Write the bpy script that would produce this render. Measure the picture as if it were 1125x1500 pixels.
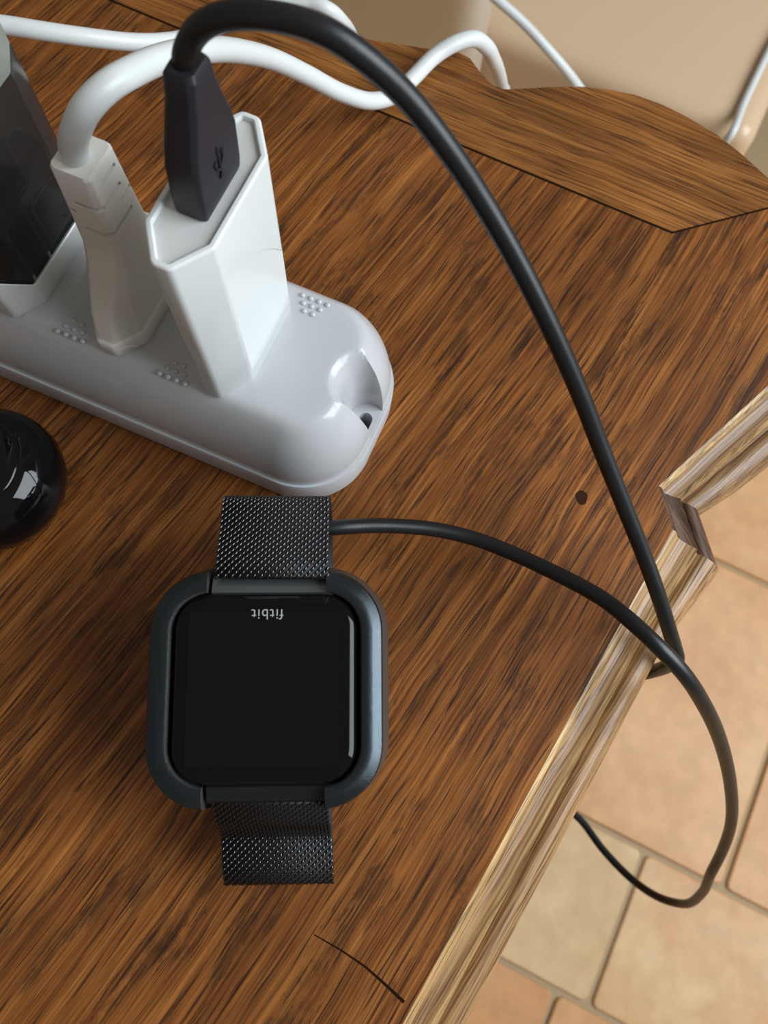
import bpy, bmesh, math, random
import numpy as np
from mathutils import Vector, Matrix

random.seed(7)
for o in list(bpy.data.objects):
    bpy.data.objects.remove(o)
S = bpy.context.scene
COL = S.collection

# ------------------------------------------------------------------ camera
T = 0.70            # table top height above the floor (m)
HC = 0.20           # lens height above the table top
F_PX = 1140.0       # focal length in pixels of a 1125 x 1500 frame
NADIR = (523.0, 1085.0)
_d = Vector(((NADIR[0]-562.5)/F_PX, -(NADIR[1]-750)/F_PX, -1)).normalized()
_Z = -_d
_X = (Vector((1, 0, 0)) - _Z[0]*_Z).normalized()
_Y = _Z.cross(_X)
RW = Matrix((_X, _Y, _Z))           # camera axes -> world axes
CAM_POS = Vector((0, 0, T+HC))
cd = bpy.data.cameras.new('camera')
cam = bpy.data.objects.new('camera', cd)
COL.objects.link(cam)
cam.matrix_world = Matrix.Translation(CAM_POS) @ RW.to_4x4()
cd.sensor_fit = 'VERTICAL'
cd.sensor_height = 24.0
cd.sensor_width = 18.0
cd.lens = F_PX/1500.0*24.0
cd.clip_start = 0.005
cd.clip_end = 50
cd.dof.use_dof = True
cd.dof.focus_distance = 0.178
cd.dof.aperture_fstop = cd.lens/1.1
S.camera = cam

# ------------------------------------------------------------------ light
W = bpy.data.worlds.new('world')
S.world = W
W.use_nodes = True
bgn = W.node_tree.nodes['Background']
bgn.inputs[0].default_value = (1.0, 0.93, 0.84, 1)
bgn.inputs[1].default_value = 0.195

def area(name, loc, target, sx, sy, power, color):
    l = bpy.data.lights.new(name, 'AREA')
    l.shape = 'RECTANGLE'; l.size = sx; l.size_y = sy
    l.energy = power; l.color = color
    o = bpy.data.objects.new(name, l); COL.objects.link(o)
    o.location = loc
    o.rotation_euler = (Vector(target)-Vector(loc)).to_track_quat('-Z', 'Y').to_euler()
    return o
area('window_daylight', (1.20, -0.12, T+0.78), (0, 0.05, T), 1.1, 1.1, 34, (0.86, 0.94, 1.0))

S.view_settings.view_transform = 'Standard'
S.view_settings.look = 'None'
S.view_settings.exposure = 0.12
S.view_settings.gamma = 1.0
S.view_settings.use_curve_mapping = False

# ------------------------------------------------------------------ helpers
def P(u, v, h=0.0):
    """world point at height h above the table top that the lens sees at (u, v)"""
    w = RW @ Vector(((u-562.5)/F_PX, -(v-750)/F_PX, -1.0))
    t = (h-HC)/w.z
    return Vector((w.x*t, w.y*t, T+h))

def tag(o, label=None, cat=None, group=None, kind=None):
    if label: o['label'] = label
    if cat: o['category'] = cat
    if group: o['group'] = group
    if kind: o['kind'] = kind
    return o

def empty(name, loc=(0, 0, 0), rot=(0, 0, 0)):
    o = bpy.data.objects.new(name, None)
    o.empty_display_size = 0.01
    COL.objects.link(o); o.location = loc; o.rotation_euler = rot
    return o

def link(name, me, mat=None, parent=None, smooth=True):
    o = bpy.data.objects.new(name, me)
    COL.objects.link(o)
    if mat is not None and not me.materials: me.materials.append(mat)
    if parent is not None: o.parent = parent
    if smooth:
        me.polygons.foreach_set('use_smooth', [True]*len(me.polygons))
    return o

def mesh(name, verts, faces, mat=None, parent=None, smooth=True):
    me = bpy.data.meshes.new(name)
    me.from_pydata([tuple(v) for v in verts], [], faces)
    bm = bmesh.new(); bm.from_mesh(me)
    bmesh.ops.recalc_face_normals(bm, faces=bm.faces)
    big = [f for f in bm.faces if len(f.verts) > 4]
    if big: bmesh.ops.triangulate(bm, faces=big, ngon_method='EAR_CLIP')
    bm.to_mesh(me); bm.free()
    me.update()
    return link(name, me, mat, parent, smooth)

def sharp(o, ang=35):
    """split the shading at edges sharper than ang"""
    me = o.data
    bm = bmesh.new(); bm.from_mesh(me)
    for e in bm.edges:
        if len(e.link_faces) == 2 and e.calc_face_angle(0) > math.radians(ang): e.smooth = False
    bm.to_mesh(me); bm.free()
    return o

def apply_mods(o):
    dg = bpy.context.evaluated_depsgraph_get()
    dg.update()
    me = bpy.data.meshes.new_from_object(o.evaluated_get(dg))
    old = o.data
    o.modifiers.clear(); o.data = me
    bpy.data.meshes.remove(old)
    return o

def cut(o, cutters):
    for c in cutters:
        m = o.modifiers.new('b', 'BOOLEAN'); m.operation = 'DIFFERENCE'; m.object = c; m.solver = 'EXACT'
    apply_mods(o)
    for c in cutters: bpy.data.objects.remove(c)
    return o

def loft(name, rings, mat, parent=None, cap=True, closed=True, smooth=True):
    n = len(rings[0]); V = []; Fc = []
    for r in rings: V += [tuple(p) for p in r]
    for i in range(len(rings)-1):
        for j in range(n if closed else n-1):
            k = (j+1) % n
            Fc.append((i*n+j, i*n+k, (i+1)*n+k, (i+1)*n+j))
    if cap:
        Fc.append(tuple(range(n))); Fc.append(tuple((len(rings)-1)*n+j for j in range(n)))
    return mesh(name, V, Fc, mat, parent, smooth)

def rpoly(pts, r, seg=6):
    """polygon with rounded corners, constant vertex count"""
    out = []; n = len(pts)
    rr = r if isinstance(r, (list, tuple)) else [r]*n
    for i in range(n):
        p = Vector(pts[i]); a = Vector(pts[i-1])-p; b = Vector(pts[(i+1) % n])-p
        la, lb = a.length, b.length; a.normalize(); b.normalize()
        ang = a.angle(b); t = min(rr[i]/math.tan(ang/2), la*.49, lb*.49); r_ = t*math.tan(ang/2)
        c = p + (a+b).normalized()*(r_/math.sin(ang/2))
        s = p+a*t-c; e = p+b*t-c
        a0 = math.atan2(s.y, s.x); a1 = math.atan2(e.y, e.x)
        dlt = (a1-a0+math.pi) % (2*math.pi)-math.pi
        for k in range(seg+1):
            q = a0+dlt*k/seg
            out.append((c.x+r_*math.cos(q), c.y+r_*math.sin(q)))
    return out

def rrect(hx, hy, r, seg=8):
    return rpoly([(hx, -hy), (hx, hy), (-hx, hy), (-hx, -hy)], r, seg)

def inset(pts, d):
    """offset a closed 2D outline inwards by d along its vertex normals (counter-clockwise)"""
    n = len(pts); out = []
    for i in range(n):
        a = Vector(pts[i-1]); p = Vector(pts[i]); b = Vector(pts[(i+1) % n])
        e0 = (p-a); e1 = (b-p)
        if e0.length < 1e-9: e0 = e1
        if e1.length < 1e-9: e1 = e0
        e0 = e0.normalized(); e1 = e1.normalized()
        n0 = Vector((-e0.y, e0.x)); n1 = Vector((-e1.y, e1.x))
        m = n0+n1
        if m.length < 1e-6: m = n0
        m.normalize(); k = max(m.dot(n0), .35)
        out.append(p+m*(d/k))
    return out

def ring3(pts, z): return [(p[0], p[1], z) for p in pts]

def catmull(pts, sub=8):
    pts = [Vector(p) for p in pts]
    q = [pts[0]*2-pts[1]] + pts + [pts[-1]*2-pts[-2]]
    out = []
    for i in range(1, len(q)-2):
        p0, p1, p2, p3 = q[i-1:i+3]
        t0 = 0; t1 = t0+(p1-p0).length**.5; t2 = t1+(p2-p1).length**.5; t3 = t2+(p3-p2).length**.5
        for k in range(sub):
            t = t1+(t2-t1)*k/sub
            a1 = p0*((t1-t)/(t1-t0))+p1*((t-t0)/(t1-t0)); a2 = p1*((t2-t)/(t2-t1))+p2*((t-t1)/(t2-t1))
            a3 = p2*((t3-t)/(t3-t2))+p3*((t-t2)/(t3-t2))
            b1 = a1*((t2-t)/(t2-t0))+a2*((t-t0)/(t2-t0)); b2 = a2*((t3-t)/(t3-t1))+a3*((t-t1)/(t3-t1))
            out.append(b1*((t2-t)/(t2-t1))+b2*((t-t1)/(t2-t1)))
    out.append(pts[-1])
    return out

def tube(name, pts, r, mat, parent=None, seg=16, ry=None, up=None, sub=8, smooth_path=True):
    """tube along a smooth path; r may be a function of 0..1; ry makes the section elliptical"""
    path = catmull(pts, sub) if smooth_path else [Vector(p) for p in pts]
    n = len(path); rings = []
    nrm = None
    for i, p in enumerate(path):
        t = (path[min(i+1, n-1)]-path[max(i-1, 0)]).normalized()
        if nrm is None:
            g = Vector(up) if up else Vector((0, 0, 1))
            if abs(g.dot(t)) > .95: g = Vector((1, 0, 0))
            nrm = (g-t*g.dot(t)).normalized()
        else: nrm = (nrm-t*nrm.dot(t)).normalized()
        bn = t.cross(nrm)
        f = i/(n-1); rad = r(f) if callable(r) else r
        rb = rad if ry is None else (ry(f) if callable(ry) else ry)
        rings.append([p+nrm*(rad*math.cos(a))+bn*(rb*math.sin(a)) for a in [2*math.pi*k/seg for k in range(seg)]])
    return loft(name, rings, mat, parent)

# ------------------------------------------------------------------ materials
def new_mat(name):
    m = bpy.data.materials.new(name); m.use_nodes = True
    nt = m.node_tree
    return m, nt, nt.nodes['Principled BSDF']

def plain(name, col, rough=.4, metal=0., spec=.5, coat=0., bump=0., bscale=800., var=0., trans=0., ior=1.45):
    m, nt, b = new_mat(name)
    b.inputs['Base Color'].default_value = (*col, 1)
    b.inputs['Roughness'].default_value = rough
    b.inputs['Metallic'].default_value = metal
    b.inputs['Specular IOR Level'].default_value = spec
    b.inputs['Coat Weight'].default_value = coat
    b.inputs['Coat Roughness'].default_value = .08
    b.inputs['Transmission Weight'].default_value = trans
    b.inputs['IOR'].default_value = ior
    tc = nt.nodes.new('ShaderNodeTexCoord')
    nz = nt.nodes.new('ShaderNodeTexNoise'); nz.inputs['Scale'].default_value = bscale; nz.inputs['Detail'].default_value = 3
    nt.links.new(tc.outputs['Object'], nz.inputs['Vector'])
    if bump:
        bp = nt.nodes.new('ShaderNodeBump'); bp.inputs['Strength'].default_value = bump; bp.inputs['Distance'].default_value = .0002
        nt.links.new(nz.outputs['Fac'], bp.inputs['Height']); nt.links.new(bp.outputs['Normal'], b.inputs['Normal'])
    if var:
        n2 = nt.nodes.new('ShaderNodeTexNoise'); n2.inputs['Scale'].default_value = bscale*.15; n2.inputs['Detail'].default_value = 4
        nt.links.new(tc.outputs['Object'], n2.inputs['Vector'])
        mx = nt.nodes.new('ShaderNodeMix'); mx.data_type = 'RGBA'
        mx.inputs[6].default_value = (*[c*(1-var) for c in col], 1); mx.inputs[7].default_value = (*[min(1, c*(1+var)) for c in col], 1)
        nt.links.new(n2.outputs['Fac'], mx.inputs[0]); nt.links.new(mx.outputs[2], b.inputs['Base Color'])
    return m

def ramp(nt, stops, interp='LINEAR'):
    r = nt.nodes.new('ShaderNodeValToRGB'); e = r.color_ramp.elements
    r.color_ramp.interpolation = interp
    while len(e) < len(stops): e.new(.5)
    for el, (p, c) in zip(e, stops):
        el.position = p; el.color = (*c, 1) if len(c) == 3 else c
    return r

def wood(name, ang, tones, dark=.8, rough=.38, worn=0.0, patch=.8):
    """oak: streaks, dark pore dashes and broad dark rays running along direction ang in the table plane"""
    m, nt, b = new_mat(name); N = nt.nodes; Lk = nt.links
    tc = N.new('ShaderNodeTexCoord')
    rot = N.new('ShaderNodeMapping'); rot.inputs['Rotation'].default_value = (0, 0, -ang)
    Lk.new(tc.outputs['Object'], rot.inputs['Vector'])
    # gentle waviness of the grain
    wz = N.new('ShaderNodeTexNoise'); wz.inputs['Scale'].default_value = 22; wz.inputs['Detail'].default_value = 2
    Lk.new(rot.outputs[0], wz.inputs['Vector'])
    wv = N.new('ShaderNodeVectorMath'); wv.operation = 'MULTIPLY_ADD'
    wv.inputs[1].default_value = (0, .0034, .0); wv.inputs[2].default_value = (0, -.0017, 0)
    Lk.new(wz.outputs['Color'], wv.inputs[0])
    ad = N.new('ShaderNodeVectorMath'); ad.operation = 'ADD'
    Lk.new(rot.outputs[0], ad.inputs[0]); Lk.new(wv.outputs[0], ad.inputs[1])
    def streak(sx, sy, detail=3, rgh=.55, off=0):
        mp = N.new('ShaderNodeMapping'); mp.inputs['Scale'].default_value = (sx, sy, sy); mp.inputs['Location'].default_value = (off, off*.37, 0)
        Lk.new(ad.outputs[0], mp.inputs['Vector'])
        n = N.new('ShaderNodeTexNoise'); n.inputs['Scale'].default_value = 1; n.inputs['Detail'].default_value = detail; n.inputs['Roughness'].default_value = rgh
        Lk.new(mp.outputs[0], n.inputs['Vector'])
        return n
    def mixc(f, a, c, mode='MIX'):
        x = N.new('ShaderNodeMix'); x.data_type = 'RGBA'; x.blend_type = mode
        if isinstance(f, float): x.inputs[0].default_value = f
        else: Lk.new(f, x.inputs[0])
        for s, v in ((6, a), (7, c)):
            if isinstance(v, tuple): x.inputs[s].default_value = (*v, 1)
            else: Lk.new(v, x.inputs[s])
        return x.outputs[2]
    base = streak(10, 330, 4, .6)
    rb = ramp(nt, [(.30, tones[0]), (.5, tones[1]), (.72, tones[2])]); Lk.new(base.outputs['Fac'], rb.inputs[0])
    fine = streak(26, 1500, 3, .6, 3.1)
    rf = ramp(nt, [(.36, (.52, .49, .46)), (.60, (1.18, 1.18, 1.18))]); Lk.new(fine.outputs['Fac'], rf.inputs[0])
    c1 = mixc(1.0, rb.outputs[0], rf.outputs[0], 'MULTIPLY')
    # broad dark rays
    br = streak(14, 170, 4, .65, 7.7)
    rr = ramp(nt, [(.50, (0, 0, 0)), (.64, (1, 1, 1))]); Lk.new(br.outputs['Fac'], rr.inputs[0])
    cm = N.new('ShaderNodeMath'); cm.operation = 'MULTIPLY'; cm.inputs[1].default_value = dark*.8
    br2 = streak(28, 1300, 2, .6, 1.3)
    r2 = ramp(nt, [(.36, (0, 0, 0)), (.56, (1, 1, 1))]); Lk.new(br2.outputs['Fac'], r2.inputs[0])
    mm = N.new('ShaderNodeMath'); mm.operation = 'MULTIPLY'; Lk.new(rr.outputs[0], mm.inputs[0]); Lk.new(r2.outputs[0], mm.inputs[1])
    Lk.new(mm.outputs[0], cm.inputs[0])
    c2 = mixc(cm.outputs[0], c1, tones[3])
    pa = streak(32, 120, 5, .72, 11.3)
    ra = ramp(nt, [(.545, (0, 0, 0)), (.60, (1, 1, 1))]); Lk.new(pa.outputs['Fac'], ra.inputs[0])
    rl = ramp(nt, [(.38, (.95, .95, .95)), (.62, (.35, .35, .35))]); Lk.new(fine.outputs['Fac'], rl.inputs[0])
    m3 = N.new('ShaderNodeMath'); m3.operation = 'MULTIPLY'; Lk.new(ra.outputs[0], m3.inputs[0]); Lk.new(rl.outputs[0], m3.inputs[1])
    m4 = N.new('ShaderNodeMath'); m4.operation = 'MULTIPLY'; m4.inputs[1].default_value = patch; Lk.new(m3.outputs[0], m4.inputs[0])
    c2 = mixc(m4.outputs[0], c2, tuple(x*1.25 for x in tones[3]))
    # pores
    po = streak(50, 1350, 1, .5, 5.5)
    rp = ramp(nt, [(.58, (0, 0, 0)), (.68, (1, 1, 1))]); Lk.new(po.outputs['Fac'], rp.inputs[0])
    pm = N.new('ShaderNodeMath'); pm.operation = 'MULTIPLY'; pm.inputs[1].default_value = dark
    Lk.new(rp.outputs[0], pm.inputs[0])
    c3 = mixc(pm.outputs[0], c2, tuple(x*.7 for x in tones[3]))
    # slow change of tone over the board
    sl = N.new('ShaderNodeTexNoise'); sl.inputs['Scale'].default_value = 16; sl.inputs['Detail'].default_value = 2
    Lk.new(rot.outputs[0], sl.inputs['Vector'])
    rs = ramp(nt, [(.3, (.78, .76, .74)), (.7, (1.15, 1.15, 1.15))]); Lk.new(sl.outputs['Fac'], rs.inputs[0])
    c4 = mixc(1.0, c3, rs.outputs[0], 'MULTIPLY')
    if worn:
        # rubbed varnish: pale bare wood in streaks, grey-violet reflection put into the tones between
        wn = streak(34, 1900, 3, .6, 9.1)
        wr = ramp(nt, [(.42, (0, 0, 0)), (.58, (1, 1, 1))]); Lk.new(wn.outputs['Fac'], wr.inputs[0])
        wm = N.new('ShaderNodeMath'); wm.operation = 'MULTIPLY'; wm.inputs[1].default_value = worn; Lk.new(wr.outputs[0], wm.inputs[0])
        c4 = mixc(wm.outputs[0], c4, (.52, .32, .135))
    Lk.new(c4, b.inputs['Base Color'])
    b.inputs['Roughness'].default_value = rough
    b.inputs['Specular IOR Level'].default_value = .3
    bp = N.new('ShaderNodeBump'); bp.inputs['Strength'].default_value = .14; bp.inputs['Distance'].default_value = .00025
    h1 = N.new('ShaderNodeMath'); h1.operation = 'SUBTRACT'; Lk.new(fine.outputs['Fac'], h1.inputs[0]); Lk.new(rp.outputs[0], h1.inputs[1])
    Lk.new(h1.outputs[0], bp.inputs['Height']); Lk.new(bp.outputs['Normal'], b.inputs['Normal'])
    return m

G1 = math.radians(54.5); G2 = math.radians(-25.0)
TONES = [(.130, .040, .0085), (.245, .083, .0175), (.385, .147, .034), (.030, .0120, .0055)]
M_PANEL = wood('oak panel', G1, TONES)
M_SIDE = wood('oak side rail', G1+.03, [tuple(c*1.03 for c in t) for t in TONES[:3]]+[TONES[3]])
M_RAIL = wood('oak back rail', G2, [(.165, .060, .013), (.28, .107, .024), (.39, .16, .040), (.05, .019, .008)], dark=.8, patch=.15)
M_EDGE = wood('worn oak moulding', G1, [(.13, .062, .032), (.26, .13, .058), (.38, .20, .085), (.06, .036, .026)], dark=.6, rough=.33, worn=.6, patch=.3)
M_EDGE2 = wood('worn oak moulding by the rail', math.radians(41.4), [(.12, .062, .040), (.22, .118, .066), (.34, .19, .095), (.06, .038, .030)], dark=.55, rough=.33, worn=.4, patch=.3)
M_ARRIS = wood('bare rubbed oak arris', G1, [(.40, .24, .10), (.56, .36, .16), (.68, .46, .22), (.10, .055, .03)], dark=.7, rough=.35, patch=.2)
M_NOTCH = wood('shade-darkened oak moulding in the notch', math.radians(-65), [(.06, .03, .018), (.11, .055, .03), (.17, .085, .045), (.03, .018, .012)], dark=.5, rough=.4)  # oak moulding again, the shade on its faces put into darker tones
M_GAP = plain('dark joint', (.016, .008, .004), .9, spec=.05)
M_WHITE = plain('gloss white plastic', (.74, .775, .77), .22, coat=.3, bump=.03, bscale=2500)
M_CAPF = plain('satin grey white plastic', (.66, .67, .655), .45, bump=.05, bscale=3000)
M_STRIP = plain('pale grey plastic', (.50, .51, .525), .25, coat=.25, bump=.05, bscale=1500)
M_PLUG = plain('off white moulded plastic', (.78, .765, .71), .48, bump=.12, bscale=2500)
M_CORDW = plain('white vinyl cord', (.64, .665, .655), .35, bump=.1, bscale=900)
M_CORDB = plain('black rubber cable', (.0085, .0095, .011), .38, bump=.12, bscale=2500)
M_USB = plain('black usb overmould', (.020, .019, .026), .5, bump=.15, bscale=3000)
M_BLK = plain('black anodised metal', (.022, .024, .027), .38, metal=.6, bump=.12, bscale=6000)
M_BEVEL = plain('satin dark charger metal', (.050, .062, .070), .24, metal=.9, bump=.35, bscale=5000)
M_SHELL = plain('charcoal charger plastic', (.05, .045, .043), .36, bump=.08, bscale=4000)
M_GLASS = plain('black watch glass', (.003, .003, .003), .04, spec=.28)
M_DISP = plain('dark display', (.003, .003, .003), .05, spec=.36)
M_LUG = plain('dark grey lug metal', (.13, .138, .142), .35, metal=.7, bump=.1, bscale=4000)
M_MESHB = plain('black strap backing', (.006, .006, .007), .6)
M_LINK = plain('black steel mesh wire', (.10, .10, .105), .11, metal=1.0)
M_LOGO = plain('grey print', (.36, .37, .37), .5)
M_DOME = plain('piano black plastic', (.003, .003, .0035), .05, spec=.4)
M_SMOKE = plain('smoked clear plastic', (.10, .105, .105), .12, trans=.82, ior=1.3)
M_FROST = plain('grey translucent cap', (.24, .255, .235), .3)
M_RIB = plain('smoky inner rib', (.16, .17, .165), .35)
M_CORE = plain('black inner block', (.008, .008, .009), .35)
M_COPPER = plain('brown coil', (.09, .045, .02), .5)

# ------------------------------------------------------------------ floor
FA = math.radians(-26.5)
FM = Vector((math.cos(FA), math.sin(FA))); FN = Vector((-FM.y, FM.x))
def fxy(m, n): return FM*m+FN*n

def tile_mat(name, a, b_, seed):
    m, nt, b = new_mat(name); N = nt.nodes; Lk = nt.links
    tc = N.new('ShaderNodeTexCoord')
    mp = N.new('ShaderNodeMapping'); mp.inputs['Location'].default_value = (seed, seed*.7, 0); Lk.new(tc.outputs['Object'], mp.inputs['Vector'])
    n1 = N.new('ShaderNodeTexNoise'); n1.inputs['Scale'].default_value = 9; n1.inputs['Detail'].default_value = 6; n1.inputs['Roughness'].default_value = .6
    Lk.new(mp.outputs[0], n1.inputs['Vector'])
    r = ramp(nt, [(.32, a), (.66, b_)]); Lk.new(n1.outputs['Fac'], r.inputs[0])
    n2 = N.new('ShaderNodeTexNoise'); n2.inputs['Scale'].default_value = 45; n2.inputs['Detail'].default_value = 3; Lk.new(mp.outputs[0], n2.inputs['Vector'])
    r2 = ramp(nt, [(.3, (.9, .89, .87)), (.7, (1.06, 1.06, 1.06))]); Lk.new(n2.outputs['Fac'], r2.inputs[0])
    mx = N.new('ShaderNodeMix'); mx.data_type = 'RGBA'; mx.blend_type = 'MULTIPLY'; mx.inputs[0].default_value = 1
    Lk.new(r.outputs[0], mx.inputs[6]); Lk.new(r2.outputs[0], mx.inputs[7]); Lk.new(mx.outputs[2], b.inputs['Base Color'])
    b.inputs['Roughness'].default_value = .5
    bp = N.new('ShaderNodeBump'); bp.inputs['Strength'].default_value = .25; bp.inputs['Distance'].default_value = .004
    Lk.new(n1.outputs['Fac'], bp.inputs['Height']); Lk.new(bp.outputs['Normal'], b.inputs['Normal'])
    return m
TILE = [tile_mat('terracotta tile', (.56, .275, .105), (.66, .38, .175), 0),
        tile_mat('orange terracotta tile', (.56, .255, .095), (.65, .345, .15), 3),
        tile_mat('sandy terracotta tile', (.55, .36, .165), (.66, .46, .245), 6),
        tile_mat('mixed terracotta tile', (.57, .275, .105), (.66, .45, .23), 9)]
M_GROUT = plain('sandy grout', (.40, .29, .17), .9, bump=.3, bscale=200)

floor = mesh('floor', [(*fxy(-2.2, -1.8), 0), (*fxy(2.6, -1.8), 0), (*fxy(2.6, 2.6), 0), (*fxy(-2.2, 2.6), 0),
                       (*fxy(-2.2, -1.8), -.05), (*fxy(2.6, -1.8), -.05), (*fxy(2.6, 2.6), -.05), (*fxy(-2.2, 2.6), -.05)],
             [(0, 1, 2, 3), (4, 5, 6, 7), (0, 1, 5, 4), (1, 2, 6, 5), (2, 3, 7, 6), (3, 0, 4, 7)], M_GROUT, None, False)
tag(floor, 'terracotta tiled floor with sandy grout below the table', kind='structure')
DF = T+HC
g = .0029
rows = [(-.142-.376*2-.1837, .376, .25), (-.142-.376-.1837, .1837, .1), (-.142-.376, .376, .328), (-.142, .1837, .366), (.0417, .376, .464), (.4177, .376, .10), (.7937, .1837, .42)]
forced = {(3, 0): 2, (3, 1): 3, (4, 0): 0, (4, 1): 0, (2, 0): 1, (2, -1): 2}
tile_meshes = {}
def tile_mesh(w, h, mi):
    key = (round(w, 4), round(h, 4), mi)
    if key not in tile_meshes:
        o2 = rrect(w/2-g, h/2-g, .006, 2)
        rings = [ring3(o2, 0.0), ring3(o2, .0022), ring3(inset(o2, .0018), .0035)]
        V = [p for r in rings for p in r]; n = len(o2); Fc = []
        for i in range(2):
            for j in range(n): Fc.append((i*n+j, i*n+(j+1) % n, (i+1)*n+(j+1) % n, (i+1)*n+j))
        Fc.append(tuple(2*n+j for j in range(n)))
        me = bpy.data.meshes.new('floor_tile'); me.from_pydata(V, [], Fc); me.materials.append(TILE[mi]); me.update()
        tile_meshes[key] = me
    return tile_meshes[key]
rng = random.Random(3)
for ri, (n0, hh, j0) in enumerate(rows):
    wd = .376 if ri != 3 else .42
    for k in range(-4, 4):
        m0 = j0-wd+k*wd
        # k = 0: tile left of the joint, k = 1: right of it
        mi = forced.get((ri, k), rng.choice([0, 0, 1, 2, 3]))
        o = link('floor_tile', tile_mesh(wd*DF, hh*DF, mi), None, floor, False)
        o.location = (*fxy((m0+wd/2)*DF, (n0+hh/2)*DF), 0.0)
        o.rotation_euler = (rng.uniform(-.002, .002), rng.uniform(-.002, .002), FA)

# ------------------------------------------------------------------ tiled step and wall behind the table
STEP_H = T-.30
M_STEP = plain('beige glazed tile', (.60, .43, .275), .28, bump=.05, bscale=30, var=.08)
M_STEPS = plain('beige glazed tile side', (.50, .37, .25), .3, bump=.05, bscale=30, var=.08)
M_WALL = plain('cream plaster', (.88, .82, .72), .6, bump=.1, bscale=60)
def block(name, m0, m1, n0, n1, z0, z1, r, mat, label):
    """a block lying along the tile directions with rounded top edges"""
    c = fxy((m0+m1)/2, (n0+n1)/2)
    o2 = rrect((m1-m0)/2, (n1-n0)/2, r, 6)
    rings = [ring3(o2, z0)]
    for k in range(7):
        a = math.pi/2*k/6
        rings.append(ring3(inset(o2, r*.98*(1-math.cos(a))), z1-r+r*math.sin(a)))
    o = loft(name, rings, mat)
    o.location = (c.x, c.y, 0); o.rotation_euler = (0, 0, FA)
    tag(o, label, kind='structure')
    return o
CORN = P(1108, 206, STEP_H-T)
cm_ = Vector((CORN.x, CORN.y)).dot(FM); cn_ = Vector((CORN.x, CORN.y)).dot(FN)
step = block('trim_1', cm_-1.3, cm_, cn_, cn_+.8, 0.0, STEP_H, .016, M_STEP, 'glossy beige tiled step with rounded edge behind the table')
wp_ = P(694, 40, HC-.45-0.0) ; 
_w = RW @ Vector(((694-562.5)/F_PX, -(40-750)/F_PX, -1.0)); _k = .45/-_w.z
pc = Vector((_w.x*_k, _w.y*_k)); pm_, pn_ = pc.dot(FM), pc.dot(FN)
wall = block('wall_back', pm_-1.2, pm_, pn_, cn_-.004, 0.0, 2.3, .02, M_WALL, 'cream plastered wall end behind the table')

# ------------------------------------------------------------------ table
TH = .026
table = empty('table', (0, 0, T))
tag(table, 'dark brown oak table with shaped moulded edge under the power strip', 'table')
def px(u, v): p = P(u, v); return Vector((p.x, p.y))
C_MITRE = px(985, 341)
lm = (C_MITRE-px(567, 168)).normalized()
MITRE_L = C_MITRE-lm*.40
back_curve = [px(u, v) for u, v in ((400, 2), (470, 36), (539, 56), (623, 69), (655, 72), (674, 76), (690, 84), (706, 106), (722, 123), (738, 129), (768, 128), (800, 126), (850, 125), (890, 129), (930, 137), (970, 151), (1010, 171), (1050, 195), (1085, 222), (1125, 258), (1150, 280))]
back_left = [back_curve[0]-lm*(.28)+Vector((-.02, .03)), back_curve[0]-lm*.13+Vector((-.006, .012))]
ms = (px(1125, 305)-C_MITRE).normalized()
MS_END = C_MITRE+ms*.046
edge_r0 = px(1125, 565); edge_rd = (edge_r0-px(965, 712)).normalized()
EDGE_TOP = edge_r0+edge_rd*.050
NOTCH = px(965, 712); NOTCH2 = px(986, 776)
ld = (px(620, 1445)-px(925, 884)).normalized()
EDGE_BOT = px(925, 884)+ld*.34
gd = Vector((math.cos(G1), math.sin(G1)))
# where the seam of the side rail meets the lower edge
def isect(p, d, q, e):
    den = d.x*e.y-d.y*e.x
    return p+d*(((q-p).x*e.y-(q-p).y*e.x)/den)
SEAM_END = C_MITRE-gd*.30
LOWLEFT = EDGE_BOT+Vector((-.50, .10))
FARLEFT = MITRE_L+Vector((-.06, -.10))
def board(name, poly, mat, groove=.0004, thick=TH):
    area2 = sum(poly[i-1].x*poly[i].y-poly[i].x*poly[i-1].y for i in range(len(poly)))
    if area2 < 0: poly = poly[::-1]
    o2 = [(p.x, p.y) for p in poly]
    a = inset(o2, groove*.3); b_ = inset(o2, groove)
    rings = [ring3(o2, -thick), ring3(a, -.0006), ring3(b_, 0.0)]
    o = loft(name, rings, mat, table, True, True, False)
    return o
board('back_rail', back_left+back_curve+[MS_END, C_MITRE, MITRE_L], M_RAIL, .0005)
board('side_rail', [C_MITRE, MS_END, EDGE_TOP, NOTCH, NOTCH2, px(925, 884), EDGE_BOT], M_SIDE, .00002)
board('top_panel', [C_MITRE, EDGE_BOT, LOWLEFT, FARLEFT, MITRE_L], M_PANEL, .00002)
# dark groove under the mitre joints
def strip_between(name, a, b_, w, z0, mat):
    d = (b_-a).normalized(); nn = Vector((-d.y, d.x))*w/2
    V = [(*(a+nn), z0), (*(b_+nn), z0), (*(b_-nn), z0), (*(a-nn), z0), (*(a+nn), -TH), (*(b_+nn), -TH), (*(b_-nn), -TH), (*(a-nn), -TH)]
    return mesh(name, V, [(0, 1, 2, 3), (4, 5, 6, 7), (0, 1, 5, 4), (1, 2, 6, 5), (2, 3, 7, 6), (3, 0, 4, 7)], mat, table, False)
strip_between('joint_filler', MITRE_L, C_MITRE, .0008, .00005, M_GAP)
strip_between('joint_filler', C_MITRE, MS_END, .0006, .00005, M_GAP)

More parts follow.
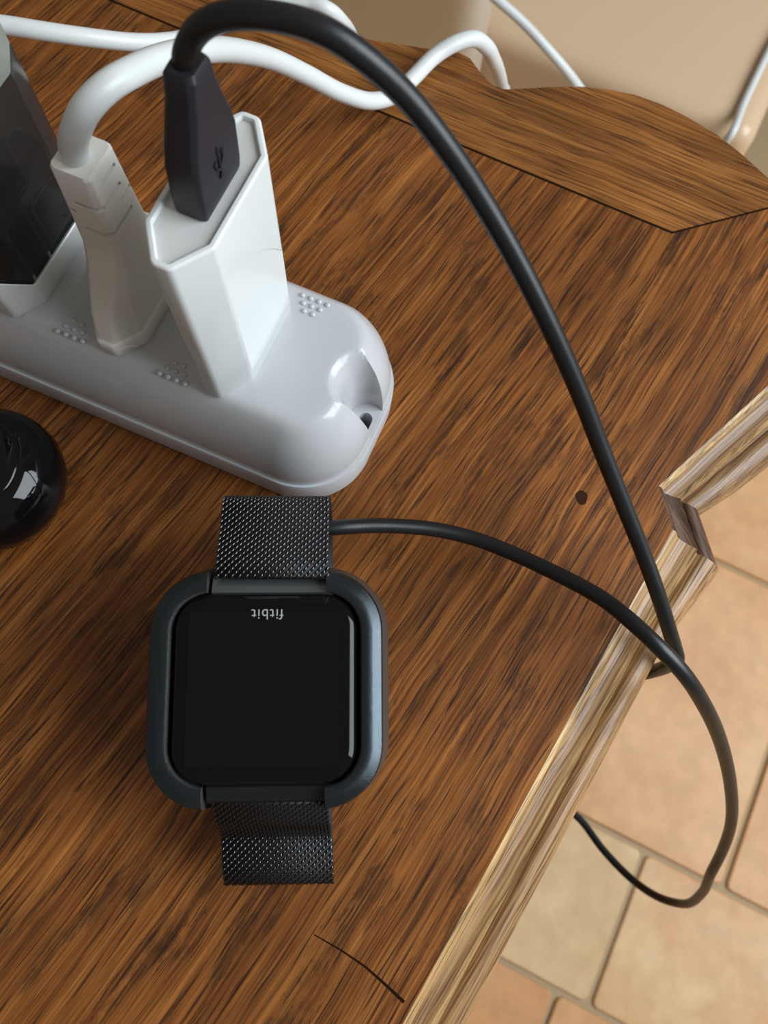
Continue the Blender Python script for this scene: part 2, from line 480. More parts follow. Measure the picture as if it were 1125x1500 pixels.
# moulding along the front edge: (outwards, down)
PROF = [(a*(1.0 if a < .0063 else 1.0)*1.17, z) for a, z in [(0, 0), (.0005, -.0001), (.0012, -.0011), (.0016, -.0026), (.0026, -.0036), (.0042, -.0040), (.0054, -.0039), (.0062, -.0038), (.0065, -.0062), (.0071, -.0067), (.0078, -.0061), (.0092, -.0061), (.0110, -.0072), (.0125, -.0098), (.0133, -.0140), (.0130, -.0205), (.0116, -.0240), (.0095, -.0255), (0, -.0258)]]
def offset_line(path):
    res = []
    for i, p in enumerate(path):
        a = (p-path[i-1]).normalized() if i else None
        b_ = (path[i+1]-p).normalized() if i < len(path)-1 else None
        ns = [Vector((-d.y, d.x)) for d in (a, b_) if d is not None]
        m = ns[0] if len(ns) == 1 else (ns[0]+ns[1]).normalized()
        res.append(m/max(m.dot(ns[0]), .3))
    return res
def moulding(name, path, mat, offs, i0, i1):
    rings = []
    for i in range(i0, i1+1):
        rings.append([(*(path[i]+offs[i]*o_), z) for o_, z in PROF])
    o = loft(name, rings, mat, table, True, False)
    o.data.materials.append(M_ARRIS)
    np_ = len(PROF)
    if mat is not M_NOTCH:
        for p in o.data.polygons:
            if len(p.vertices) == 4:
                j = min(v % np_ for v in p.vertices)
                if j in (0, 1, 2, 6, 7): p.material_index = 1
    return sharp(o, 50)
mpath = [EDGE_BOT, px(925, 884), NOTCH2, NOTCH, px(1060, 624), px(1125, 565), EDGE_TOP]
# outwards is to the right when walking up the edge
offs = [-v for v in offset_line(mpath)]
OUTW = .0133*1.17
def outer(i, u, v):
    p = P(u, v, -.013); offs[i] = (Vector((p.x, p.y))-mpath[i])/OUTW
outer(2, 1051, 842); outer(3, 1021, 757); outer(4, 1076, 722); outer(5, 1125, 684)
offs[6] = offs[5]*1.0
moulding('edge_moulding', mpath, M_EDGE, offs, 0, 2)
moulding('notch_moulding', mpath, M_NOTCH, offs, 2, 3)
moulding('edge_moulding', mpath, M_EDGE2, offs, 3, 6)
# knot and knife scratch in the top
kc = px(852, 729)
mesh('knot', [(kc.x+.0016*math.cos(a)*(1+.12*math.sin(3*a)), kc.y+.0021*math.sin(a), .00006) for a in [2*math.pi*k/18 for k in range(18)]], [tuple(range(18))], plain('dark knot', (.035, .014, .006), .8, spec=.1), table, False)
sc = [px(460, 1369), px(500, 1392), px(535, 1416), px(560, 1438), px(592, 1468)]
V = []; 
for i, p in enumerate(sc):
    d = (sc[min(i+1, 4)]-sc[max(i-1, 0)]).normalized(); nn = Vector((-d.y, d.x))*(.00012+.00006*i)
    V += [(*(p+nn), .00005), (*(p-nn), .00005)]
mesh('scratch', V, [(2*i, 2*i+2, 2*i+3, 2*i+1) for i in range(4)], M_GAP, table, False)
# under-frame out of the picture's sight
LEGP = [(-.15, -.17), (-.42, -.13), (-.34, .15), (.03, .105)]
for x, y in LEGP:
    prof = [(.021, -TH), (.021, -.11), (.014, -.125), (.019, -.15), (.016, -.3), (.012, -.5), (.016, -.6), (.019, -.64), (.014, -.67), (.014, -T)]
    loft('leg', [[(x+r*math.cos(a), y+r*math.sin(a), z) for a in [2*math.pi*k/20 for k in range(20)]] for r, z in prof], M_SIDE, table)
for i in range(4):
    a = Vector(LEGP[i]); b_ = Vector(LEGP[(i+1) % 4]); d = (b_-a).normalized(); nn = Vector((-d.y, d.x))*.009
    V = [(*(p+s*nn), z) for z in (-TH, -.095) for p, s in ((a, 1), (b_, 1), (b_, -1), (a, -1))]
    mesh('apron', V, [(0, 1, 2, 3), (4, 5, 6, 7), (0, 1, 5, 4), (1, 2, 6, 5), (2, 3, 7, 6), (3, 0, 4, 7)], M_SIDE, table, False)

# ------------------------------------------------------------------ power strip (local x along the strip, y across, z up)
PHI = math.radians(-23.2)
E1 = Vector((math.cos(PHI), math.sin(PHI))); E2 = Vector((-E1.y, E1.x))
def sn(s, n): return E1*s+E2*n          # metres, from the point under the lens
HS = .0335                               # height of the strip's top
SN0 = (-.0613, .0743)                    # socket nearest the end
strip_o = sn(*SN0)
strip = empty('power_strip', (strip_o.x, strip_o.y, T), (0, 0, PHI))
tag(strip, 'pale grey multi-socket power strip lying on the brown table', 'power strip')
XR, XL, HW, RC = .0342, -.205, .0243, .0178
def strip_outline(d, zone=False):
    """rounded rectangle inset by d, denser near the right end; constant count"""
    x0, x1, y0, y1 = XL+d, XR-d, -HW+d, HW-d
    r = max(RC-d, .00001)
    pts = []
    NS, NC, NE = 90, 26, 40
    f = lambda k, n: 1-(1-k/n)**1.6
    for k in range(NS): pts.append((x0+r+(x1-r-x0-r)*f(k, NS), y0))
    for k in range(NC): a = -math.pi/2+math.pi/2*k/NC; pts.append((x1-r+r*math.cos(a), y0+r+r*math.sin(a)))
    for k in range(NE): pts.append((x1, y0+r+(y1-y0-2*r)*k/NE))
    for k in range(NC): a = math.pi/2*k/NC; pts.append((x1-r+r*math.cos(a), y1-r+r*math.sin(a)))
    for k in range(NS): pts.append((x1-r-(x1-r-x0-r)*(1-f(NS-k, NS)), y1))
    for k in range(12): a = math.pi/2+math.pi/2*k/12; pts.append((x0+r+r*math.cos(a), y1-r+r*math.sin(a)))
    for k in range(10): pts.append((x0, y1-r-(y1-y0-2*r)*k/10))
    for k in range(12): a = math.pi+math.pi/2*k/12; pts.append((x0+r+r*math.cos(a), y0+r+r*math.sin(a)))
    return pts
RX, RY = .0312, .0004                    # axis of the mounting recess
ZF = .0112                               # its floor
RS = .0092                               # rounding of the upper edge
rings = []
ds = [0, .00015, .0004, .0008, .0013, .0019, .0026, .0034, .0043, .0053, .0064, .0076, .0089]+[.011, .013, .016, .020, .0230, .02395]
z_side = .0118
rings.append(ring3(strip_outline(.0003), .0108))
for d in ds:
    if d < RS: z = z_side+(HS-z_side)*(math.sqrt(max(0, 1-(1-d/RS)**2))*.80+.20*min(1, d/RS*1.3))
    else: z = HS
    z = min(z, HS)
    out = []
    for (x, y) in strip_outline(d+.0003):
        out.append((x, y, z))
    rings.append(out)
upper = loft('upper_shell', rings, M_STRIP, strip)
_b = bmesh.new(); _b.from_mesh(upper.data)
bmesh.ops.remove_doubles(_b, verts=_b.verts, dist=4e-5)
bmesh.ops.recalc_face_normals(_b, faces=_b.faces)
_b.to_mesh(upper.data); _b.free()
base_o = strip_outline(-.0006)
lower = loft('base_tray', [ring3(strip_outline(.0009), 0), ring3(strip_outline(-.0003), .0010), ring3(base_o, .0100), ring3(strip_outline(-.0003), .0109), ring3(strip_outline(.0012), .0109)], M_STRIP, strip)
sharp(lower, 40)
# keyhole slot through floor and tray
def prism(pts, z0, z1):
    return loft('cutter', [ring3(pts, z0), ring3(pts, z1)], None, None, True, True, False)
def slot_pts():
    pts = []
    for k in range(13):
        a = math.pi*k/12; pts.append((RX-.0004+.0018*math.cos(a), RY+.0002+.0018*math.sin(a)))
    for k in range(13):
        a = math.pi+math.pi*k/12; pts.append((RX-.0004+.0018*math.cos(a), RY-.0034+.0018*math.sin(a)))
    return pts
BOWL = [(.0050, ZF), (.0052, .019), (.0056, .0245), (.0062, .0285), (.0070, .0312), (.0080, .0326), (.0092, .0334), (.0106, .0338), (.0106, .04)]
bowl = loft('cutter', [[(RX+rr*math.cos(a), RY+rr*math.sin(a), z) for a in [2*math.pi*k/64 for k in range(64)]] for rr, z in BOWL], None)
bowl.parent = strip
cut(upper, [bowl])
for o in (upper, lower):
    c = prism(slot_pts(), -.01, .03 if o is lower else .0135)
    c.parent = strip
    cut(o, [c]); sharp(o, 40)
# raised dots in triangles on both sides of every socket
dot_me = None
def dot(x, y):
    global dot_me
    if dot_me is None:
        bm = bmesh.new(); bmesh.ops.create_uvsphere(bm, u_segments=12, v_segments=8, radius=.0007)
        dot_me = bpy.data.meshes.new('raised_dot'); bm.to_mesh(dot_me); bm.free(); dot_me.materials.append(M_STRIP)
    o = link('raised_dot', dot_me, None, strip); o.location = (x, y, HS); o.scale = (1, 1, .8)
def dots(cx, sgn, y_row):
    for r, n in enumerate((4, 3, 2)):
        for k in range(n):
            dot(cx+(k-(n-1)/2)*.0022, y_row-sgn*r*.0019)
PITCH = .0268
for k in range(4):
    dots(-PITCH*k-.0108, -1, -.0172)
    dots(-PITCH*k+.0108, 1, .0152)

# ------------------------------------------------------------------ europlug-shaped bodies
def euro(hw, hl, tip, ch, r, seg=5):
    return rpoly([(tip, -hl), (hw, -hl+ch), (hw, hl-ch), (tip, hl), (-tip, hl), (-hw, hl-ch), (-hw, -hl+ch), (-tip, -hl)], r, seg)

# white USB charger
ch_o = sn(*SN0)
chg = empty('usb_charger', (ch_o.x, ch_o.y, T+HS), (0, 0, PHI))
tag(chg, 'tall glossy white USB wall charger standing in the end socket of the strip', 'charger')
CH = .0515
o2 = euro(.0068, .0176, .0018, .0072, .0019)
rings = [ring3(inset(o2, .0004), 0), ring3(o2, .0006), ring3(o2, CH-.0006)]
for a in (20, 45, 70, 90): rings.append(ring3(inset(o2, .0006*(1-math.cos(math.radians(a)))), CH-.0006+.0006*math.sin(math.radians(a))))
rings.append(ring3(inset(o2, .0011), CH)); rings.append(ring3(inset(o2, .0013), CH-.0002)); rings.append(ring3(inset(o2, .0014), CH-.0010))
body = loft('body', rings, M_WHITE, chg)
# arched grip hollow in the long side
arch = [(.0115, .008), (.0115, .022), (.0095, .0252), (.0075, .0282), (.0050, .0312), (.0030, .0333), (.0009, .0352), (-.0012, .0368), (-.0032, .0381), (-.0052, .0392), (-.0066, .0398), (-.0078, .0400), (-.0084, .0396), (-.0088, .0380), (-.0092, .0334), (-.0096, .0280), (-.0098, .0220), (-.0098, .0150), (-.0094, .008)]
cutr = loft('cutter', [[(.0068-.00045*(z-.008)/.032, y, z) for y, z in arch], [(.0100, y, z) for y, z in arch]], None, None, True, True, False)
cutr.parent = chg
cut(body, [cutr]); sharp(body, 38)
sharp(loft('top_face', [ring3(inset(o2, .0013), CH-.0026), ring3(inset(o2, .0013), CH-.0009)], M_CAPF, chg), 40)
for s_ in (-.0095, .0095): loft('pin', [[(.002*math.cos(a), s_+.002*math.sin(a), z) for a in [2*math.pi*k/12 for k in range(12)]] for z in (.0006, -.017)], M_LUG, chg)

# white mains plug in the second socket
wp_o = sn(SN0[0]-PITCH, SN0[1])
plug = empty('mains_plug', (wp_o.x, wp_o.y, T+HS), (0, 0, PHI))
tag(plug, 'off white two-pin mains plug with ridged grip beside the USB charger', 'plug')
fl = euro(.0068, .0176, .0020, .0062, .0016)
loft('flange', [ring3(inset(fl, .0003), 0), ring3(fl, .0004), ring3(fl, .0040), ring3(inset(fl, .0003), .0046), ring3(inset(fl, .0012), .0048)], M_PLUG, plug)
def pl_ring(hw, hl, tip, ch, r, z, cy=0.): return [(p[0], p[1]+cy, z) for p in euro(hw, hl, tip, ch, r)]
gr = loft('grip', [pl_ring(.0062, .0168, .0020, .0058, .0015, .0044), pl_ring(.0060, .0162, .0022, .0054, .0014, .0066), pl_ring(.0054, .0145, .0026, .0042, .0014, .011),
                   pl_ring(.0051, .0105, .0030, .0026, .0013, .017), pl_ring(.0050, .0078, .0032, .0018, .0012, .0215), pl_ring(.0049, .0064, .0033, .0014, .0011, .0250),
                   pl_ring(.0049, .0062, .0034, .0012, .0010, .0255), pl_ring(.0046, .0054, .0034, .0010, .0010, .036),
                   pl_ring(.0043, .0048, .0033, .0008, .0009, .0458), pl_ring(.0040, .0045, .0030, .0008, .0009, .0465)], M_PLUG, plug)
def slotbox(x0, x1, y0, y1, z, h=.0010):
    return loft('cutter', [[(x0, y0, z), (x1, y0, z), (x1, y1, z), (x0, y1, z)], [(x0, y0, z+h), (x1, y0, z+h), (x1, y1, z+h), (x0, y1, z+h)]], None, None, True, True, False)
cs = []
# slots bitten into the +x face (.0043..) and -y face, some wrapping the corner between them
def right_slot(y0, y1, z): cs.append(slotbox(.0031, .009, y0, y1, z))
def front_slot(x0, x1, z, d): cs.append(slotbox(x0, x1, -.02, d, z))
right_slot(-.0016, .0030, .0425)
right_slot(-.0100, .0024, .0382); front_slot(-.0014, .0045, .0380, -.0036)
right_slot(.0004, .0046, .0352); front_slot(-.0050, -.0018, .0352, -.0038)
right_slot(-.0100, .0026, .0312); front_slot(-.0012, .0047, .0310, -.0049)
front_slot(-.0055, -.0030, .0300, -.0043); right_slot(.0040, .007, .0312)
for c in cs: c.parent = plug
cut(gr, cs); sharp(gr, 22)
loft('maker_mark', [[(.0016*(1 if k % 2 else 1)*math.cos(a)+.0039, -.0154+.00*math.sin(a)+(.0016*math.cos(a))*.9-.0001, .0023+.0012*math.sin(a)) for k, a in enumerate([2*math.pi*q/16 for q in range(16)])],
                    [(.0013*math.cos(a)+.0040, -.0155+(.0013*math.cos(a))*.9-.00012, .0023+.0009*math.sin(a)) for a in [2*math.pi*q/16 for q in range(16)]]], M_PLUG, plug, False)
for s_ in (-.0095, .0095): loft('pin', [[(.002*math.cos(a), s_+.002*math.sin(a), z) for a in [2*math.pi*k/12 for k in range(12)]] for z in (.0006, -.017)], M_LUG, plug)

# smoked adapter in the third socket, cut by the left border
ad_o = sn(SN0[0]-2*PITCH-.0002, SN0[1]-.0006)
adp = empty('smoked_adapter', (ad_o.x, ad_o.y, T+HS), (0, 0, PHI))
tag(adp, 'tall smoked transparent adapter with white base at the left border', 'adapter')
a2 = euro(.0069, .0180, .0024, .0070, .0019)
n2 = len(a2)
def scoop(y): return .0068+.0070*min(1, max(0, (abs(y)-.0085)/.0085))**2
rings = [ring3(inset(a2, .0003), 0), ring3(a2, .0004), [(p[0], p[1], scoop(p[1])-.0003) for p in a2], [(p[0], p[1], scoop(p[1])) for p in inset(a2, .0003)], [(p[0], p[1], scoop(p[1])-.0004) for p in inset(a2, .0010)], [(p[0], p[1], .003) for p in inset(a2, .0011)]]
sharp(loft('base_cup', rings, M_WHITE, adp), 45)
rings = [ring3(inset(a2, .0013), .0031), ring3(inset(a2, .0008), .012), ring3(inset(a2, .0003), .020), ring3(inset(a2, .0001), .046), ring3(inset(a2, .0004), .0470)]
sharp(loft('smoked_shell', rings, M_SMOKE, adp), 40)
rings = [ring3(inset(a2, .0002), .0471), ring3(inset(a2, .0001), .056), ring3(inset(a2, .0006), .0585), ring3(inset(a2, .0020), .0598)]
sharp(loft('cap', rings, M_FROST, adp), 40)
loft('inner_block', [ring3(rrect(.0048, .0105, .001, 3), .0036), ring3(rrect(.0048, .0105, .001, 3), .030)], M_CORE, adp)
loft('inner_coil', [ring3(rrect(.0040, .0035, .001, 3), .031), ring3(rrect(.0040, .0035, .001, 3), .042)], M_COPPER, adp)
def rib_loop(y0, y1, z0, z1, x):
    o2 = [( (y0+y1)/2+p[0], (z0+z1)/2+p[1]) for p in rrect((y1-y0)/2, (z1-z0)/2, .002, 4)]
    i2 = inset(o2, .0009)
    V = [(x, p[0], p[1]) for p in o2]+[(x, p[0], p[1]) for p in i2]+[(x-.0006, p[0], p[1]) for p in o2]+[(x-.0006, p[0], p[1]) for p in i2]
    n = len(o2); Fc = []
    for j in range(n):
        k = (j+1) % n
        Fc += [(j, k, n+k, n+j), (2*n+j, 2*n+k, 3*n+k, 3*n+j), (j, k, 2*n+k, 2*n+j), (n+j, n+k, 3*n+k, 3*n+j)]
    mesh('inner_rib', V, Fc, M_RIB, adp)
rib_loop(-.001, .010, .0050, .022, .0058)
rib_loop(-.010, .003, .026, .0445, .0058)
rib_loop(-.0098, -.0022, .0045, .0245, .0059)

# ------------------------------------------------------------------ glossy black round case at the left border
dc = P(-14, 703, .008)
dome = empty('round_case', (dc.x, dc.y, T))
tag(dome, 'glossy black rounded case on the table at the left border', 'case')
prof = [(.0125, 0.0), (.0160, .0012), (.0182, .0045), (.0188, .0080), (.0184, .0115), (.0170, .0150), (.0150, .0178), (.0128, .0194), (.0120, .0197)]
loft('shell', [[(r*math.cos(a), r*math.sin(a), z) for a in [2*math.pi*k/72 for k in range(72)]] for r, z in prof], M_DOME, dome)
loft('lid', [[(r*math.cos(a), r*math.sin(a), z) for a in [2*math.pi*k/72 for k in range(72)]] for r, z in [(.0118, .0190), (.0118, .0197), (.0112, .0202), (.008, .0207), (.004, .0209)]], M_DOME, dome)

# ------------------------------------------------------------------ watch on its charger
WPOS = Vector((-.0193, .0104, .0345))
WROT = Matrix.Rotation(math.radians(.6), 4, 'Z') @ Matrix.Rotation(math.radians(7), 4, 'X')
def thing_at(name, M):
    o = bpy.data.objects.new(name, None); o.empty_display_size = .01; COL.objects.link(o); o.matrix_world = M; return o
MW = Matrix.Translation(Vector((0, 0, T))+WPOS) @ WROT
watch = thing_at('smartwatch', MW)
tag(watch, 'square black smartwatch with dark screen and mesh strap on its charger', 'watch')
GW, GH = .0189, .0193
# glass, domed towards its rim
rings = []
for d, z in ((0, -.0018), (0, -.0012), (.0004, -.0007), (.0010, -.0004), (.0018, -.00018), (.0028, -.00006), (.0040, 0)):
    rings.append(ring3(rrect(GW-d, GH-d, .0072-d*.6, 10), z))
loft('glass', rings, M_GLASS, watch)
rings = [ring3(rrect(.0160, .0158, .0003, 2), .00001), ring3(rrect(.0160, .0158, .0003, 2), .00003)]
disp = loft('display', rings, M_DISP, watch, smooth=False)
rings = []
for d, z in ((.003, -.0125), (.0008, -.0110), (-.0002, -.0085), (-.0005, -.005), (-.0003, -.0026), (.0002, -.0017), (.0008, -.0016)):
    rings.append(ring3(rrect(GW-d, GH-d, .0074-d*.5, 10), z))
loft('case', rings, M_BLK, watch)
# the word on the glass, upside down as the watch lies
fc = bpy.data.curves.new('brand_lettering', 'FONT')
fc.body = 'fitbit'; fc.size = .0031; fc.align_x = 'CENTER'; fc.align_y = 'CENTER'; fc.extrude = .00001; fc.space_character = 1.12
fo = bpy.data.objects.new('brand_lettering', fc); COL.objects.link(fo)
me = bpy.data.meshes.new_from_object(fo.evaluated_get(bpy.context.evaluated_depsgraph_get()))
bpy.data.objects.remove(fo)
lo = link('brand_lettering', me, M_LOGO, watch, False)
lo.location = (.0004, .01530, .00006); lo.rotation_euler = (0, 0, math.pi)
# lug pieces joining the strap
for sg in (1, -1):
    yy = [(GH-.0004, -.0030), (GH+.0006, -.0022), (GH+.0036, -.0036), (GH+.0042, -.0046), (GH+.0040, -.0066), (GH, -.0075)]
    lg = loft('lug', [[(x, sg*y, z) for y, z in yy] for x in (-.0118, -.0114, .0136, .0140)], M_LUG if sg > 0 else M_BLK, watch)  # lower lug takes the black metal: its shadow put into the colour
    sharp(lg, 30)

# mesh strap: profile (y along the watch, z in world height) in the watch's own frame turned level
def strap_frame():
    # level frame under the watch: x across, y along
    return Matrix.Translation(Vector((WPOS.x, WPOS.y, T))) @ Matrix.Rotation(math.radians(.6), 4, 'Z')
ML = strap_frame()
TOWATCH = MW.inverted() @ ML
SW = .0119
def strap_path():
    top = [(.0232, .0350), (.0254, .0358), (.0290, .0350), (.0335, .0335), (.0380, .0325), (.0412, .0315), (.0429, .0288), (.0432, .0235), (.0428, .0165), (.0410, .0110), (.0375, .0062), (.0310, .0025), (.0200, .0009), (.0050, .0007)]
    bot = [(-.0060, .0007), (-.0180, .0010), (-.0300, .0030), (-.0368, .0060), (-.0400, .0095), (-.0402, .0118), (-.0382, .0135), (-.0340, .0150), (-.0305, .0160), (-.0285, .0185), (-.0268, .0225), (-.0225, .0270)]
    return top, bot
def sheet(name, prof, hw, th, mat):
    path = catmull([(.0011+max(0, -y-.022)*.05, y, z) for y, z in prof], 8)
    rings = []
    for i, p in enumerate(path):
        t = (path[min(i+1, len(path)-1)]-path[max(i-1, 0)]).normalized(); nn = Vector((0, -t.z, t.y))
        rings.append([TOWATCH @ (p+Vector((sx*hw, 0, 0))+nn*sz*th/2) for sx, sz in ((-1, -1), (1, -1), (1, 1), (-1, 1))])
    return loft(name, rings, mat, watch), path
def links(name, path, hw, x_shear, parent, flip=1):
    """rows of small slanting wire loops standing on the outer side of the strap"""
    d = [0]
    for i in range(1, len(path)): d.append(d[-1]+(path[i]-path[i-1]).length)
    def at(s):
        for i in range(1, len(path)):
            if d[i] >= s:
                f = (s-d[i-1])/(d[i]-d[i-1]+1e-12); return path[i-1].lerp(path[i], f), (path[i]-path[i-1]).normalized()
        return path[-1], (path[-1]-path[-2]).normalized()
    V = []; Fc = []
    px_, py_ = .00078, .00074
    nx = int(2*hw/px_); row = 0; s = .0003
    while s < d[-1]-.0002:
        c, t = at(s); nn = Vector((0, -t.z, t.y))*flip
        for k in range(nx+1):
            if (k+row) % 2: continue
            x = -hw+.00015+k*px_
            if x > hw-.0001: continue
            ax = (t*.86+Vector((.5, 0, 0))*flip).normalized(); bx = nn.cross(ax).normalized()
            o_ = c+Vector((x, 0, 0))+nn*.00042
            b0 = len(V)
            for q, rr in ((-1, .35), (-.5, .9), (.5, .9), (1, .35)):
                for a in range(6):
                    an = math.pi/3*a
                    V.append(TOWATCH @ (o_+ax*q*.00074+bx*math.cos(an)*.00026*rr+nn*(math.sin(an)*.00030*rr-(.00012 if abs(q) == 1 else 0))))
            for q in range(3):
                for a in range(6):
                    Fc.append((b0+q*6+a, b0+q*6+(a+1) % 6, b0+q*6+6+(a+1) % 6, b0+q*6+6+a))
        s += py_; row += 1
    me = bpy.data.meshes.new(name); me.from_pydata([tuple(v) for v in V], [], Fc); me.update()
    o = link(name, me, M_LINK, parent); o['kind'] = 'stuff'
    return o
tp, bp_ = strap_path()
s1, p1 = sheet('strap', tp+bp_[:1], SW, .0008, M_MESHB)
links('strap_links', [p for p in p1[:76]], SW, 0, s1, 1)
s2, p2 = sheet('strap', bp_, SW, .0008, M_MESHB)
links('strap_links', p2[36:], SW, 0, s2, 1)

# the charger: cradle arms clamp the watch left and right, box underneath
chm = MW
cradle = thing_at('watch_charger', chm)
tag(cradle, 'charcoal clip-on charger clamping both sides of the smartwatch', 'charger')
def ring_path(hx, hy, r, off, seg=12):
    return rrect(hx+off, hy+off, r+off, seg)
SEC = [(0, -.0150), (0, -.0016), (.0003, -.0010), (.0009, -.0008), (.0024, -.0010), (.0027, -.0011), (.0044, -.0021), (.0048, -.0032), (.0058, -.0100), (.0064, -.0140), (.0060, -.0165), (.0040, -.0172)]
full = [ring_path(GW+.0010, GH+.0006, .0082, o_) for o_, z in SEC]
nper = len(full[0])
for sg in (1, -1):
    idx = [i for i in range(nper) if full[0][i][0]*sg > .0120]
    # walk the arm from its lower end to its upper end; extend to |x| = .0128
    idx.sort(key=lambda i: math.atan2(full[0][i][1], full[0][i][0]*sg))
    rings = []
    def sec(i, dx=0.): return [(full[j][i][0]-dx*sg, full[j][i][1], SEC[j][1]) for j in range(len(SEC))]
    first, last = idx[0], idx[-1]
    # straight ends reaching inwards until x = .0128
    rings.append([( .0126*sg, p[1], p[2]) for p in sec(first)])
    for i in idx: rings.append(sec(i))
    rings.append([( .0126*sg, p[1], p[2]) for p in sec(last)])
    arm = loft('clip_arm', rings, M_SHELL, cradle, True, True)
    me = arm.data; me.materials.append(M_BEVEL)
    ns = len(SEC)
    for p in me.polygons:
        js = sorted(v % ns for v in p.vertices)
        if len(js) == 4 and js[0] >= 2 and js[-1] <= 7: p.material_index = 1
    sharp(arm, 28)
rings = []
for d, z in ((.004, -.0255), (.0015, -.0245), (.0003, -.0215), (0, -.0165), (.0010, -.0152)):
    rings.append(ring3(rrect(GW+.0062-d, GH+.0058-d, .0130-d*.6, 10), z))
loft('dock', rings, M_SHELL, cradle)
# contact cushion that carries the watch
loft('cushion', [ring3(rrect(.013, .013, .003, 5), -.0153), ring3(rrect(.013, .013, .003, 5), -.0126)], M_CORE, cradle)

# ------------------------------------------------------------------ black charging cable
cable = empty('usb_cable', P(300, 270, HC-.115))
tag(cable, 'matt black USB cable arching from the white charger to the watch', 'cable')
cinv = Matrix.Translation(-Vector(cable.location))
conn_c = sn(-.0614, .0748); top_c = sn(-.0602, .0758)
zb = T+HS+CH-.0012
bo = Vector((conn_c.x, conn_c.y, zb)); to = Vector((top_c.x, top_c.y, zb+.0265))
def usb_ring(hx, hy, c, r, z):
    ex = E1; ey = E2
    f = (z-zb)/(.0265); cc = bo.lerp(to, f)
    pts = rpoly([(hx-c, -hy), (hx, -hy+c*.6), (hx, hy-c*.6), (hx-c, hy), (-hx+c, hy), (-hx, hy-c*.6), (-hx, -hy+c*.6), (-hx+c, -hy)], r, 3)
    return [cinv @ Vector((cc.x+ex.x*p[0]+ey.x*p[1], cc.y+ex.y*p[0]+ey.y*p[1], z)) for p in pts]
ub = loft('usb_plug', [usb_ring(.0029, .0064, .0006, .0004, zb), usb_ring(.0031, .0068, .0007, .0004, zb+.0010), usb_ring(.0032, .0070, .0008, .0004, zb+.0030), usb_ring(.0032, .0070, .0010, .0005, zb+.011),
                       usb_ring(.0031, .0062, .0011, .0006, zb+.0145), usb_ring(.0030, .0048, .0012, .0007, zb+.0185), usb_ring(.0028, .0037, .0012, .0008, zb+.0225), usb_ring(.0027, .0032, .0011, .0008, zb+.0256), usb_ring(.0022, .0026, .0010, .0008, zb+.0265)], M_USB, cable)
sharp(ub, 30)
# raised trident mark on the broad side
def usb_mark():
    bars = [((0, -.0025), (0, .0028), .00022), ((0, -.0008), (.0013, .0006), .00018), ((.0013, .0006), (.0013, .0014), .00018), ((0, -.0014), (-.0013, -.0002), .00018), ((-.0013, -.0002), (-.0013, .0006), .00018)]
    V = []; Fc = []
    M = Matrix(((E1.x, E2.x, 0), (E1.y, E2.y, 0), (0, 0, 1)))
    def put(pts2):
        b0 = len(V); n = len(pts2)
        for x in (.0033, .0039):
            for (a, b_) in pts2: V.append(cinv @ (bo+M @ Vector((x, a, b_+.0084))))
        Fc.append(tuple(b0+n+k for k in range(n)))
        for k in range(n): Fc.append((b0+k, b0+(k+1) % n, b0+n+(k+1) % n, b0+n+k))
    for p, q, w in bars:
        p, q = Vector(p), Vector(q); d = (q-p).normalized(); nn = Vector((-d.y, d.x))*w
        put([tuple(p+nn), tuple(p-nn), tuple(q-nn), tuple(q+nn)])
    put([(.0007*math.cos(a), -.0028+.0007*math.sin(a)) for a in [2*math.pi*k/10 for k in range(10)]])
    put([(-.0005, .0026), (.0005, .0026), (0, .0037)])
    put([(.0013+.0004*math.cos(a), .0016+.0004*math.sin(a)) for a in [2*math.pi*k/8 for k in range(8)]])
    put([(-.0017, .0005), (-.0009, .0005), (-.0009, .0013), (-.0017, .0013)])
    mesh('usb_mark', V, Fc, M_CORDB, cable, False)
usb_mark()
CR = .0019
DV = P(992, 966, -.002)                  # where the wire tips over the table edge
cp = [to+Vector((0, 0, -.003)), to+Vector((0, 0, .0005)), P(283, 52, .1142), P(310, 30, .1172), P(352, 21, .119), P(420, 28, .1195), P(480, 49, .1185), P(540, 90, .115), P(600, 147, .109), P(655, 217, .102), P(705, 292, .094), P(755, 378, .085), P(805, 476, .074), P(850, 577, .061), P(880, 655, .050), P(912, 735, .0385), P(940, 805, .028), P(963, 868, .0185), P(978, 915, .010), P(988, 948, .002), DV, DV+Vector((.0012, -.0008, -.010)), DV+Vector((.0012, -.0012, -.020)), DV+Vector((-.002, -.002, -.0300)), DV+Vector((-.012, -.004, -.037)), DV+Vector((-.022, -.008, -.044)), DV+Vector((-.035, -.02, -.07)), P(825, 1130, -.15), P(790, 1155, -.20), P(805, 1172, -.232), P(825, 1180, -.236),
      P(852, 1203, -.235), P(882, 1243, -.230), P(920, 1283, -.222), P(960, 1312, -.205), P(1000, 1324, -.185), P(1028, 1308, -.15), P(1041, 1280, -.12), P(1058, 1246, -.098), P(1071, 1205, -.072), P(1070, 1150, -.042), P(1055, 1085, -.012), P(1030, 1030, .010), P(1000, 985, .022), P(965, 948, .026), P(930, 915, .0255), P(890, 882, .0225), P(850, 858, .019), P(800, 833, .015), P(750, 810, .012), P(695, 789, .0105), P(640, 776, .0115), P(590, 771, .0135), P(540, 770, .0160), P(490, 773, .0185), P(450, 776, .0185), P(420, 800, .0165), P(408, 835, .0135), P(405, 862, .0125)]
cp = [cinv @ p for p in cp]
tube('wire', cp, CR, M_CORDB, cable, 16, sub=6)

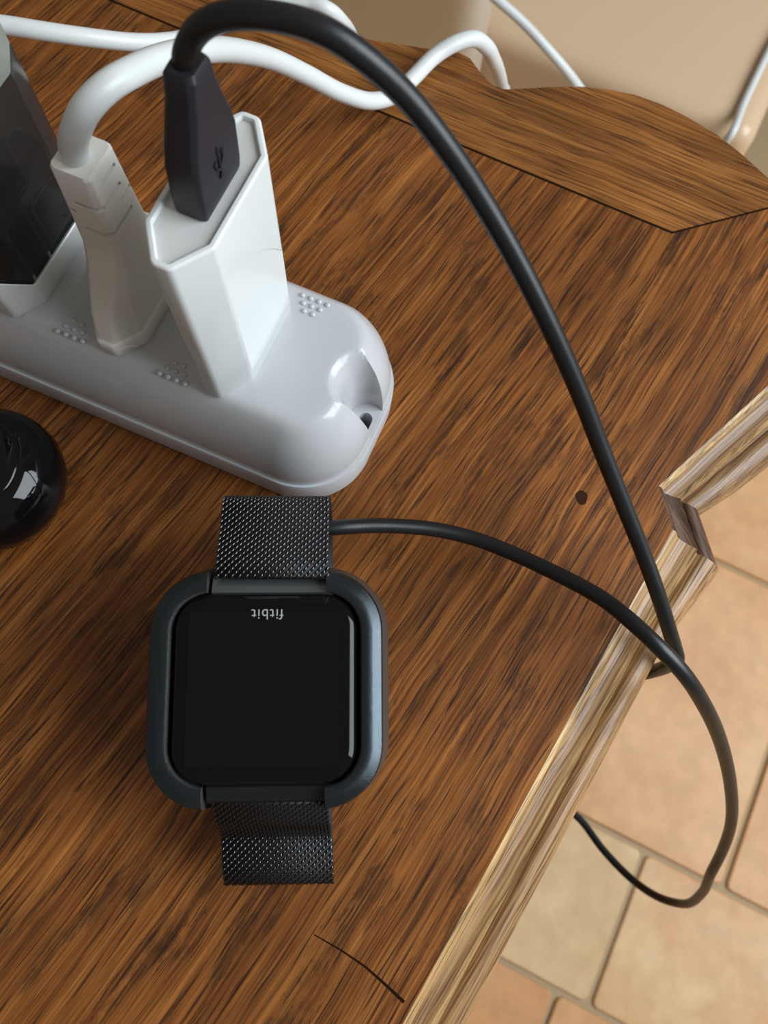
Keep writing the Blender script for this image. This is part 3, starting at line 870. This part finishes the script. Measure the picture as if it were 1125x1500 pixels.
# ------------------------------------------------------------------ white cords
def drop(p, k=(.3, .65, 1.0)):
    """the rest of a hanging cord, straight down to the floor"""
    return [Vector((p.x, p.y, p.z+(.008-p.z)*f)) for f in k]
c1 = empty('power_lead', P(118, 215, .08))
tag(c1, 'thick white cord curving up from the off white mains plug over the table edge', 'cable')
ci = Matrix.Translation(-Vector(c1.location))
cen = sn(-.0883, .0738)
p0 = Vector((cen.x, cen.y, T+HS+.0465))
pts = [p0+Vector((0, 0, -.003)), p0+Vector((0, 0, .0022)), P(113, 186, .0870), P(127, 158, .0902), P(156, 128, .0912), P(202, 101, .0885), P(250, 82, .082), P(300, 73, .073), P(350, 75, .060), P(400, 87, .046), P(450, 110, .032), P(500, 136, .019), P(545, 148, .0095), P(580, 138, .0055), P(607, 112, .0048), P(637, 82, .0055), P(668, 63, .0065), P(694, 57, .0055), P(712, 68, .0000), P(723, 88, -.012), P(731, 108, -.035), P(736, 128, -.075), P(738, 150, -.14), *drop(P(741, 163, -.22))]
tube('sheath', [ci @ p for p in pts], lambda f: .0025 if f > .35 else .0025+.0002*(1-f/.35), M_CORDW, c1, 18, sub=8)

c2 = empty('power_lead', P(60, 45, .03))
tag(c2, 'white cord crossing behind the plugs from the left border at the top', 'cable')
ci = Matrix.Translation(-Vector(c2.location))
pts = [P(-120, 35, .033), P(-60, 33, .033), P(0, 36, .032), P(60, 45, .030), P(130, 55, .026), P(200, 62, .020), P(262, 58, .013), P(310, 42, .0085), P(355, 22, .0065), P(405, 8, .0055), P(450, 5, .0060), P(480, 14, .0050), P(503, 35, -.004), P(516, 58, -.025), P(522, 85, -.07), P(525, 120, -.16), *drop(P(525, 130, -.22))]
tube('sheath', [ci @ p for p in pts], .0024, M_CORDW, c2, 18, sub=8)

c3 = empty('power_lead', P(800, 72, -.2))
tag(c3, 'thin white cord slanting down behind the middle of the table edge', 'cable')
ci = Matrix.Translation(-Vector(c3.location))
pts = [P(640, -90, -.170), P(680, -45, -.178), P(722, -6, -.186), P(765, 32, -.196), P(805, 75, -.208), P(835, 110, -.222), P(856, 140, -.24), P(872, 175, -.27), *drop(P(872, 175, -.27))]
tube('sheath', [ci @ p for p in pts], .0031, M_CORDW, c3, 16, sub=8)

c4 = empty('power_lead', P(1100, 130, STEP_H-T+.0035))
tag(c4, 'thin white cord lying on the beige step at the right border', 'cable')
ci = Matrix.Translation(-Vector(c4.location))
zz = STEP_H-T+.0035
_o = P(1072, 195, zz); _om = Vector((_o.x, _o.y)).dot(FM); _ov = fxy(_om-.003, cn_-.0055)
OVER = Vector((_ov.x, _ov.y, STEP_H-.004))
pts = [P(1200, -40, zz), P(1165, 10, zz), P(1130, 68, zz), P(1108, 112, zz), P(1088, 155, zz), P(1072, 195, zz+.002), *drop(OVER, (.04, .1, .3, .65, 1.0))]
tube('sheath', [ci @ p for p in pts], .0031, M_CORDW, c4, 16, sub=8)
